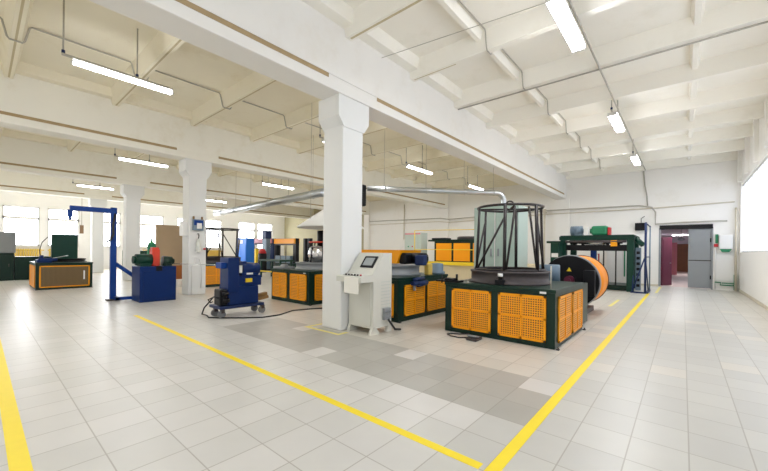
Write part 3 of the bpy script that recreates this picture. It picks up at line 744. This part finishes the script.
du = thing('ventilation_duct', 'slim steel duct running from the middle column to above the large tube cage', 'duct', (-6.0, 9.2, 3.1))
p0, p1 = Vector((-7.35, 7.75, 3.30)), Vector((-4.35, 10.9, 3.27))
dv = (p1-p0).normalized()
MB().tube([p0, p0.lerp(p1, .5)] + elbow(p1, dv, (0, 0, -1), .25) + [p1+Vector((0, 0, -.9))], .085, 16).build('pipe', 'steel', du)
for f in (.12, .42, .7, .92):
    p = p0.lerp(p1, f); MB().cyl(p, p+dv*.04, .093, 18).build('joint_ring', 'steel', du)
    MB().cyl(p+Vector((0, 0, .08)), (p.x, p.y, 5.38), .006, 6).build('hanger_rod', 'conduit', du)
fb = thing('duct_fan', 'black fan box at the start of the slim duct beside the middle column', 'fan', (-7.45, 7.62, 2.8))
b = MB(); b.box(-7.58, -7.36, 7.5, 7.74, 2.75, 3.40, 0, .04); b.cyl((-7.58, 7.62, 3.0), (-7.8, 7.55, 3.0), .1, 16); b.build('housing', 'black', fb)
MB().cyl((-7.47, 7.62, 3.4), (-7.47, 7.62, 5.38), .008, 6).build('hanger_rod', 'conduit', fb)

# -- beige control console
k = thing('control_console', 'beige grey operator console with a screen and desk beside the middle column', 'control console', (-4.17, 4.5, 0))
xa, xb = -4.46, -3.88
prof = [(4.27, .1), (4.27, .88), (3.97, .88), (3.97, .97), (4.24, 1.0), (4.52, 1.36), (4.74, 1.36), (4.74, .1)]
MB().prism(prof, 'X', xa, xb).build('housing', 'console', k)
MB().box(xa+.05, xb-.05, 4.255, 4.27, .14, .84, 0, .004).build('front_panel', 'console', k)
for (fx0, fx1) in ((xa, xa+.06), (xb-.06, xb)):
    MB().prism([(4.22, 0), (4.44, 0), (4.40, .06), (4.34, .1), (4.27, .12), (4.24, .06)], 'X', fx0, fx1).build('foot', 'console', k)
    MB().prism([(4.62, 0), (4.76, 0), (4.74, .12), (4.66, .1)], 'X', fx0, fx1).build('foot', 'console', k)
b = MB()
for q in range(9): b.box(xb-.001, xb+.004, 4.46, 4.70, .42+.055*q, .436+.055*q)
b.build('side_louvres', 'lightgrey', k)
# slanted screen
p_lo, p_hi = Vector((0, 4.24, 1.0)), Vector((0, 4.52, 1.36)); sl = (p_hi-p_lo)
ang = math.atan2(sl.z, sl.y)
b = MB(); cpt = p_lo.lerp(p_hi, .56) + Vector((-4.1, 0, 0))
b.box(cpt.x-.15, cpt.x+.15, cpt.y-.12, cpt.y+.12, cpt.z-.012, cpt.z+.014, 0, .006, Matrix.Rotation(ang, 3, 'X'), cpt); so = b.build('touch_screen', 'black', k)
b = MB(); nrm = Vector((0, -math.sin(ang), math.cos(ang))); c2 = cpt+nrm*.014
b.box(c2.x-.105, c2.x+.105, c2.y-.08, c2.y+.08, c2.z-.003, c2.z+.003, 0, 0, Matrix.Rotation(ang, 3, 'X'), c2); b.build('display', 'screen', so)
for q in range(6):
    MB().cyl((-4.36+.07*q, 4.1, .98), (-4.36+.07*q, 4.1, 1.005), .016, 12).build('button', 'red' if q == 5 else ('black' if q % 2 else 'dark'), k)
MB().box(-4.40, -3.98, 4.06, 4.15, .974, .984).build('button_strip', 'black', k)
MB().box(-4.25, -3.93, 3.955, 3.968, .70, .965).build('paper_sheet', 'paper', k)
b = MB(); b.box(xb, xb+.06, 4.5, 4.66, .22, .42, 0, .008)
for q in range(3):
    for z in (.28, .36): b.cyl((xb+.06, 4.53+.05*q, z), (xb+.075, 4.53+.05*q, z), .018, 10)
b.build('connector_box', 'grey', k)
MB().tube([(xb+.04, 4.6, .24), (xb+.09, 4.62, .16), (xb+.12, 4.7, .05), (xb+.12, 4.85, .025)], .02).build('cable', 'rubber', k)

# -- foot pedal
fp = thing('foot_pedal', 'small grey foot pedal with a looped cable in front of the nearest machine', 'pedal', (-2.5, 5.15, 0))
MB().box(-2.6, -2.42, 5.04, 5.26, 0, .05, 0, .012).build('base', 'dark', fp)
MB().box(-2.585, -2.435, 5.04, 5.20, .055, .075, 0, .008, Matrix.Rotation(-.2, 3, 'X')).build('treadle', 'grey', fp)
MB().tube([(-2.6, 5.15, .02), (-2.75, 5.08, .012), (-2.9, 5.09, .012), (-3.0, 5.16, .012), (-2.98, 5.24, .012), (-2.85, 5.3, .012), (-2.7, 5.36, .03)], .011).build('cable', 'rubber', fp)

# -- blue wheeled cart machine
c = thing('wheeled_machine', 'blue machine on casters with a floor cable, left of the middle column', 'machine', (-7.25, 3.65, 0))
X0, X1 = -7.5, -7.0
b = MB(); b.box(X0, X1+.02, 3.16, 4.12, .18, .24, 0, .01); b.build('base_plate', 'stand_blue', c)
MB().box(X0+.05, X1-.02, 3.34, 4.0, .24, .62, 0, .015).build('lower_housing', 'blue', c)
MB().box(X0+.1, X1-.01, 3.33, 3.56, .5, 1.22, 0, .015).build('tower', 'blue', c)
b = MB(); b.box(X0+.1, X1-.04, 3.56, 4.08, .62, .84, 0, .015); b.box(X0+.14, X1-.02, 3.62, 4.0, .84, .92, 0, .01); b.build('work_head', 'blue', c)
b = MB(); b.cyl((-7.1, 3.65, .98), (-7.1, 4.02, .98), .12, 20); b.box(-7.3, -7.05, 3.66, 3.74, .9, 1.14, 0, .01); b.box(-7.3, -7.05, 3.92, 4.0, .9, 1.10, 0, .01); b.build('roller_head', 'blue', c)
MB().box(-7.04, -7.0, 3.56, 3.62, .9, 1.06, 0, .006).build('switch_plate', 'clear', c)
MB().box(-7.04, -7.005, 3.72, 3.86, .86, .9, 0, .004).build('white_block', 'white', c)
MB().box(-7.03, -6.994, 3.70, 3.84, .70, .78).build('yellow_plate', 'railyellow', c)
MB().cyl((-7.2, 3.6, 1.1), (-7.22, 3.68, 1.72), .012, 8).build('lever', 'dark', c)
MB().box(-7.35, -7.1, 3.22, 3.34, 1.0, 1.12, 0, .01).build('wire_inlet', 'blue2', c)
b = MB(); b.box(-7.3, -7.02, 3.17, 3.32, .26, .58, 0, .02); b.cyl((-7.0, 3.2, .36), (-7.0, 3.34, .36), .05, 12); b.cyl((-7.0, 3.2, .5), (-7.0, 3.32, .5), .04, 12); b.build('pump', 'black', c)
for q, (bx_, z) in enumerate(((-7.3, .26), (-7.15, .27), (-7.2, .335))):
    MB().box(bx_, bx_+.11, 3.98, 4.27, z, z+.065, 0, .006, Matrix.Rotation(.16, 3, 'X'), (bx_, 3.98, z)).build('wooden_block', 'wood2', c)
def caster(x, y):
    o = MB().box(x-.035, x+.035, y-.02, y+.05, .1, .18).build('caster', 'dark', c)
    MB().cyl((x-.022, y, .075), (x+.022, y, .075), .075, 20).build('wheel', 'wheel', o)
for x in (-7.36, -7.05):
    for y in (3.22, 4.1): caster(x, y)
MB().tube([(-7.05, 3.2, .4), (-7.02, 3.05, .45), (-7.05, 2.95, .40), (-7.1, 3.02, .33), (-7.2, 3.1, .33)], .014).build('hose_loop', 'rubber', c)
one(MB().tube([(-7.08, 3.05, .42), (-7.35, 3.0, .2), (-7.7, 3.1, .02), (-7.5, 3.12, .014), (-7.25, 3.05, .014), (-6.98, 3.25, .014), (-6.75, 3.5, .014), (-6.5, 3.8, .014), (-6.5, 4.2, .014), (-6.75, 4.7, .014), (-6.65, 5.1, .014), (-6.4, 5.6, .014), (-6.2, 6.0, .014)], .014, 8),
    'floor_cable', 'rubber', 'black cable snaking on the floor from the blue wheeled machine', 'cable')
one(MB().tube([(-10.45, 3.38, .99), (-9.2, 3.33, 1.02), (-7.36, 3.28, 1.06)], .008, 8), 'drawn_wire', 'chrome', 'thin straight wire stretched between the blue box machine and the wheeled machine', 'wire')

# -- blue box machine with crane arm
c = thing('winder_with_arm', 'cobalt blue box machine with motors and a tall blue crane arm', 'machine', (-10.9, 3.1, 0))
b = MB(); b.box(-11.2, -10.48, 2.70, 3.54, .0, .92, 0, .012)
b.build('housing', 'blue', c)
MB().box(-10.48, -10.468, 2.78, 3.48, .06, .80, 0, .004).build('front_cover', 'blue', c)
MB().box(-10.49, -10.462, 3.06, 3.2, .80, .925, 0, .004).build('slot', 'black', c)
b = MB(); b.cyl((-10.8, 2.68, 1.09), (-10.8, 3.04, 1.09), .15, 22); b.box(-10.95, -10.65, 2.75, 3.0, .91, 1.0); b.cyl((-10.8, 2.62, 1.09), (-10.8, 2.68, 1.09), .1, 18)
b.build('motor', 'green2', c)
b = MB(); b.box(-10.95, -10.72, 3.03, 3.22, .92, 1.37, 0, .02); b.box(-10.95, -10.74, 3.05, 3.2, 1.37, 1.42, 0, .01); b.build('red_housing', 'redmotor', c)
b = MB(); b.cyl((-10.75, 3.28, 1.06), (-10.75, 3.5, 1.04), .13, 20); b.cyl((-10.75, 3.5, 1.04), (-10.75, 3.56, 1.035), .08, 16); b.box(-10.88, -10.62, 3.3, 3.48, .91, 1.0); b.build('gear_unit', 'green', c)
MB().box(-11.56, -11.44, 2.29, 2.42, .02, 2.46, 0, .008).build('mast', 'blue2', c)
MB().box(-11.62, -11.38, 2.22, 2.5, 0, .04).build('mast_foot', 'dark', c)
MB().box(-11.55, -11.45, 1.48, 2.34, 2.31, 2.43, 0, .008).build('arm', 'blue2', c)
b = MB(); b.box(-11.54, -11.46, 1.44, 1.54, 2.15, 2.33, 0, .006); b.cyl((-11.5, 1.49, 2.15), (-11.5, 1.49, 2.08), .03, 12); b.build('arm_hook', 'blue2', c)
MB().cyl((-11.5, 2.40, .98), (-11.2, 2.78, .62), .06, 4).build('brace', 'blue2', c)
MB().box(-11.5, -11.16, 2.36, 2.44, .03, .11).box(-11.24, -11.16, 2.36, 2.75, .03, .11).build('base_bar', 'blue2', c)
b = MB(); b.tube([(-11.44, 2.38, 2.3), (-11.4, 2.33, 2.0), (-11.42, 2.34, 1.75), (-11.4, 2.28, 1.6), (-11.4, 2.2, 1.55)], .025); b.build('hanging_cable', 'rubber', c)

# -- brown board leaning between the columns
b = MB(); b.box(-14.64, -14.58, 4.24, 5.16, .0, 2.26, 0, .004)
bo = one(b, 'board_panel', 'board', 'tall brown hardboard panel standing between the second and third columns', 'board')
MB().box(-14.58, -14.56, 4.8, 5.16, .1, .75).build('lower_patch', 'boardo', bo)
one(MB().box(-14.3, -13.9, 4.75, 5.1, 0, .25, 0, .01), 'floor_box', 'white', 'small white box on the floor at the foot of the brown board', 'box')

# -- things on the second column
g = GIR[1]
bx = thing('notice_box', 'small blue box with a white label hung on the second column', 'box', (g+.25, 4.34, 1.95))
MB().box(g+.2, g+.29, 4.2, 4.5, 1.95, 2.28, 0, .01).build('housing', 'slate', bx)
MB().box(g+.29, g+.296, 4.22, 4.48, 2.1, 2.25).build('blue_front', 'blue2', bx)
MB().box(g+.296, g+.30, 4.3, 4.44, 2.0, 2.17).build('label', 'white', bx)
MB().box(g+.2, g+.25, 4.21, 4.25, 2.28, 2.37).box(g+.2, g+.25, 4.45, 4.49, 2.28, 2.37).build('hook', 'wood2', bx)
one(MB().box(g-.18, g+.12, 3.98, 4.125, 1.78, 2.22, 0, .012), 'junction_box', 'white', 'white box on the left side of the second column', 'box')
bg = thing('hanging_bag', 'clear plastic bag hanging from a hook on the second column', 'bag', (g+.24, 4.38, 1.3))
MB().lathe((g+.26, 4.36, 1.28), [(.04, 0), (.06, .05), (.065, .2), (.05, .34), (.015, .42)], 16).build('bag', 'clear', bg)
MB().tube([(g+.2, 4.36, 1.85), (g+.26, 4.36, 1.85), (g+.27, 4.37, 1.78), (g+.25, 4.36, 1.70)], .012).build('hook', 'black', bg)
MB().cyl((g+.24, 4.55, 1.36), (g+.24, 4.55, 1.42), .035, 12).build('red_tag', 'red', bg)
one(MB().tube([(g+.215, 4.2, .0), (g+.215, 4.2, .8), (g+.22, 4.3, 1.12), (g+.22, 4.42, 1.1), (g+.215, 4.5, .7), (g+.215, 4.47, .2)], .012), 'cable', 'white', 'looped white cable on the face of the second column', 'cable')

# -- machinery along the far back left
bc = thing('tall_cabinet', 'bright blue tall cabinet in front of the far windows', 'cabinet', (-23.2, 12.2, 0))
MB().box(-23.9, -22.55, 11.9, 12.5, 0, 2.17, 0, .01).build('body', 'bright_blue', bc)
MB().box(-23.55, -23.0, 11.885, 11.9, 1.78, 2.02).build('label', 'white', bc)
MB().box(-23.85, -23.25, 11.88, 11.9, .1, 1.72, 0, .004).box(-23.2, -22.6, 11.88, 11.9, .1, 1.72, 0, .004).build('door', 'bright_blue', bc)
def press(x0, x1, y, zt, label, beam, name='press_frame'):
    t = thing(name, label, 'machine', ((x0+x1)/2, y, 0), 'press frames along the far back wall')
    for x in (x0, x1): MB().box(x-.16, x+.16, y-.12, y+.12, 0, zt-.0, 0, .01).build('post', 'stand_blue' if beam != 'orange' else 'black', t)
    MB().box(x0-.1, x1+.1, y-.2, y+.2, zt-.32, zt, 0, .01).build('cross_beam', beam, t)
    MB().box(x0, x1, y-.14, y+.14, zt-.42, zt-.32).build('beam_rail', 'dark', t)
    MB().box(x0-.2, x1+.2, y-.3, y+.3, 0, .55, 0, .01).build('bed', 'green', t)
    MB().box(x0+.2, x1-.2, y-.3, y+.25, .55, 1.0, 0, .02).build('work_table', 'slate', t)
press(-24.3, -21.5, 13.3, 2.15, 'press frame with a pink beam and dark posts in front of the windows', 'pink')
press(-20.5, -18.4, 13.0, 2.10, 'press frame with a wide orange beam and black posts before the olive wall', 'orange')
bp = thing('pillar_drill', 'slim blue pillar machine with a dark blue head between the two press frames', 'machine', (-21.1, 12.6, 0))
MB().box(-21.35, -20.85, 12.4, 12.7, 0, 2.1, 0, .02).build('pillar', 'slate', bp)
MB().box(-21.3, -20.8, 12.35, 12.75, 2.1, 2.62, 0, .03).build('head', 'stand_blue', bp)
MB().box(-21.45, -20.75, 12.2, 12.9, 0, .1).build('base', 'dark', bp)
rd = thing('barrel', 'dark barrel with a red top between the blue cabinet and the orange press', 'barrel', (-19.6, 11.4, 0))
MB().lathe((-19.6, 11.4, 0), [(.26, 0), (.27, .05), (.25, .3), (.27, .55), (.25, .8), (.24, 1.15)], 24).build('body', 'black', rd)
MB().lathe((-19.6, 11.4, 1.15), [(.24, 0), (.2, .15), (.13, .25), (.05, .28)], 24).build('cap', 'red', rd)
one(MB().box(-21.1, -20.9, 11.7, 11.9, 0, 1.45, 0, .02), 'yellow_bollard', 'railyellow', 'yellow post standing beside the dark barrel with a red top', 'post')
gl = thing('tube_barrier', 'thin dark guard frame in front of the olive back wall', 'guard rail', (-17.6, 11.2, 0))
MB().tube([(-17.9, 11.2, 0), (-17.9, 11.2, 1.68), (-16.8, 11.2, 1.68), (-16.8, 11.2, 0)], .022).build('outer_tube', 'dark', gl)
MB().cyl((-17.35, 11.2, 0), (-17.35, 11.2, 1.68), .02, 8).build('bar', 'dark', gl)
for x, lb in ((-16.35, 'left one of two slim black posts left of the white hood'), (-15.95, 'right one of two slim black posts left of the white hood')):
    t = thing('steel_post', lb, 'post', (x, 12.2, 0), 'slim black posts left of the white hood')
    MB().box(x-.1, x+.1, 12.1, 12.3, 0, 2.05, 0, .01).build('column', 'black', t)
    MB().box(x-.16, x+.16, 12.0, 12.4, 0, .03).build('foot_plate', 'dark', t)
t = thing('work_table', 'low green work table with yellow edge behind the blue wheeled machine', 'table', (-15.2, 9.6, 0))
MB().box(-16.2, -14.3, 9.2, 10.0, .82, .9, 0, .01).build('tabletop', 'green2', t)
for x in (-16.1, -14.4):
    for y in (9.3, 9.9): MB().box(x-.04, x+.04, y-.04, y+.04, 0, .82).build('leg', 'green2', t)
MB().box(-16.2, -14.3, 9.17, 9.2, .3, .36).build('yellow_rail', 'railyellow', t)
gcab = thing('storage_cabinet', 'green cabinet between the third and fourth columns', 'cabinet', (-23.0, 6.0, 0), 'low dark green cabinets below the windows')
MB().box(-23.4, -22.6, 5.2, 6.8, 0, 1.25, 0, .01).build('body', 'green2', gcab)
MB().box(-22.6, -22.58, 5.26, 5.98, .1, 1.15, 0, .004).build('door', 'green2', gcab)
MB().box(-22.6, -22.58, 6.02, 6.74, .1, 1.15, 0, .004).build('door', 'green2', gcab)
t = thing('gas_bottle', 'slim green upright cylinder behind the blue box machine', 'gas cylinder', (-12.6, 3.55, 0))
MB().lathe((-12.6, 3.55, 0), [(.11, 0), (.12, .05), (.12, 1.45), (.09, 1.55), (.03, 1.6), (.03, 1.66)], 20).build('body', 'greenlight', t)
MB().cyl((-12.6, 3.55, 1.66), (-12.6, 3.55, 1.74), .025, 12).build('valve', 'grey', t)
t = thing('curtain_track', 'brown sign hung high left of the farthest column', 'sign', (-24.9, 3.7, 2.3))
MB().box(-24.92, -24.85, 3.62, 3.78, 2.15, 2.6).build('panel', 'cloth', t)
MB().cyl((-24.88, 3.7, 2.6), (-24.88, 3.7, 4.1), .012).build('rod', 'conduit', t)

# ------------------------------------------------------------------ lamps
WATT = 12
LG = 'long fluorescent lamps in rows under the ceiling'
def strip_light(loc, sx, sy, watts):
    ld = bpy.data.lights.new('strip_light', 'AREA'); ld.shape = 'RECTANGLE'; ld.size = sx; ld.size_y = sy
    ld.energy = watts; ld.color = (.955, .972, .985)
    lo = bpy.data.objects.new('strip_light', ld); COL.objects.link(lo); lo.location = loc
    return lo
for yy in (20.08, 31.08): strip_light((0, yy, 2.65), 1.16, .12, 9)  # light of the two added corridor lamps
def lamp(x, y, z, L_, label, width=.105):
    t = thing('fluorescent_lamp', label, 'lamp', (x, y, z), LG)
    MB().box(x-width/2-.008, x+width/2+.008, y-L_/2, y+L_/2, z+.06, z+.085, 0, .006).build('housing', 'lamp', t)
    MB().box(x-width/2+.004, x+width/2-.004, y-L_/2+.02, y+L_/2-.02, z, z+.06, 0, .015).build('diffuser', 'tube', t)
    strip_light((x, y, z-.012), width-.01, L_-.05, WATT)
    for s_ in (-1, 1):
        MB().box(x-width/2, x+width/2, y+s_*L_/2-.012, y+s_*L_/2+.012, z-.004, z+.06, 0, .006).build('end_cap', 'lamp', t)
    MB().box(x-.015, x+.015, y-.86, y+.74, z+.085, z+.12).build('mount_rail', 'conduit', t)
    for yy in (y-.84, y+.16):
        o = MB().cyl((x, yy, z+.12), (x, yy, ZS), .012, 8).build('hanger_rod', 'conduit', t)
        MB().cyl((x, yy, z+.12), (x, yy, z+.17), .024, 10).build('rod_collar', 'stand_blue', o)
    return t
lamp(-1.33, 5.65, 4.72, 1.5, 'fluorescent lamp nearest the viewer in the right bay, at the top of the picture', .19)
lamp(-1.33, 10.7, 4.72, 1.5, 'middle fluorescent lamp of the right bay row', .19)
lamp(-1.33, 15.4, 4.72, 1.5, 'fluorescent lamp of the right bay nearest the back wall', .19)
lamp(-7.6, 1.72, 4.4, 1.47, 'long fluorescent lamp at the upper left, in front of the second girder')
lamp(-7.6, 6.95, 4.4, 1.47, 'fluorescent lamp half hidden behind the middle column')
lamp(-7.5, 10.75, 4.4, 1.6, 'fluorescent lamp seen just right of the middle column below the girder')
lamp(-7.5, 15.4, 4.4, 1.5, 'small distant fluorescent lamp low under the main girder, above the slim duct')
lamp(-14.6, 3.85, 4.4, 1.5, 'fluorescent lamp between the second and third columns')
lamp(-14.8, 9.4, 4.4, 1.7, 'fluorescent lamp above the steel duct left of the middle column')
lamp(-14.8, 14.6, 4.4, 1.6, 'distant fluorescent lamp just below the steel duct')
lamp(-21.8, 3.75, 4.3, 1.4, 'fluorescent lamp above the farthest left column')
lamp(-21.9, 9.4, 4.3, 1.6, 'fluorescent lamp beyond the second column, above the windows')
lamp(-21.9, -.3, 4.3, 1.5, 'faint fluorescent lamp at the far left edge')
for x, z, w_ in ((-1.33, 4.72, .19), (-7.6, 4.4, .105), (-14.6, 4.4, .105)):      # unseen lamps added for fill, carrying the rows on behind the viewer
    lamp(x, -2.6, z, 1.5, {-1.33: 'unseen fill lamp added to the right bay behind the viewer', -7.6: 'unseen fill lamp added to the second bay behind the viewer', -14.6: 'unseen fill lamp added to the third bay behind the viewer'}[x], w_)

# ceiling conduits
def jog(x, y0, y1, r, mat, label, side=.0):
    pts = []
    y = y0
    for rb in sorted(RIB):
        if y0 < rb < y1:
            for dy, z in ((-.20, ZS-.03), (-.17, ZS-.06), (-.11, ZR+.02), (-.08, ZR-.02), (.08, ZR-.02), (.11, ZR+.02), (.17, ZS-.06), (.20, ZS-.03)): pts.append((x, rb+dy, z))
    pts = [(x, y0, ZS-.03)] + pts + [(x, y1, ZS-.03)]
    one(MB().tube(pts, r), 'ceiling_conduit', mat, label, 'conduit')
jog(-2.72, -3.5, 18.6, .013, 'conduit', 'grey conduit stepping around the ribs of the right bay')
jog(-9.0, -3.5, 18.6, .016, 'conduit', 'grey conduit stepping around the ribs of the second bay')
one(MB().tube([(-1.28, -3.4, ZR-.02), (-1.28, 18.95, ZR-.02)], .018), 'lamp_cable', 'conduit', 'straight cable linking the lamps of the right bay', 'cable')
one(MB().tube([(-4.4, 7.98, ZR-.03), (1.6, 7.98, ZR-.03)], .016), 'ceiling_conduit', 'conduit', 'straight conduit crossing the right bay along a rib', 'conduit')
one(MB().tube([(-4.4, 5.0, ZR+.02), (1.6, 5.9, ZR+.02)], .006), 'stay_wire', 'conduit', 'thin wire stretched across the right bay ceiling', 'wire')

# ------------------------------------------------------------------ camera, world, view
f, cyp, yaw, roll, hcam = 348.9, 250.7, .7087, .0114, 1.4
cam = bpy.data.cameras.new('camera'); co = bpy.data.objects.new('camera', cam); COL.objects.link(co)
Fv = Vector((-math.sin(yaw), math.cos(yaw), 0)); R0 = Vector((math.cos(yaw), math.sin(yaw), 0)); Zv = Vector((0, 0, 1))
Rv = R0*math.cos(roll) + Zv*math.sin(roll); Uv = -R0*math.sin(roll) + Zv*math.cos(roll)
mw = Matrix((Rv, Uv, -Fv)).transposed().to_4x4(); mw.translation = (0, 0, hcam)
co.matrix_world = mw
cam.sensor_width = 36; cam.lens = 36*f/768; cam.shift_y = (cyp-235.5)/768; cam.clip_end = 200; cam.clip_start = .05
S.camera = co
S.cycles.sample_clamp_indirect = 1.5; S.cycles.blur_glossy = 1.0; S.cycles.caustics_reflective = False; S.cycles.diffuse_bounces = 8; S.cycles.max_bounces = 12

w = bpy.data.worlds.new('sky'); S.world = w; w.use_nodes = True
bg = w.node_tree.nodes['Background']; bg.inputs[0].default_value = (.85, .92, 1, 1); bg.inputs[1].default_value = 1.0

S.view_settings.view_transform = 'Standard'; S.view_settings.look = 'None'
S.view_settings.gamma = 1; S.view_settings.use_curve_mapping = False
S.view_settings.exposure = 1.92
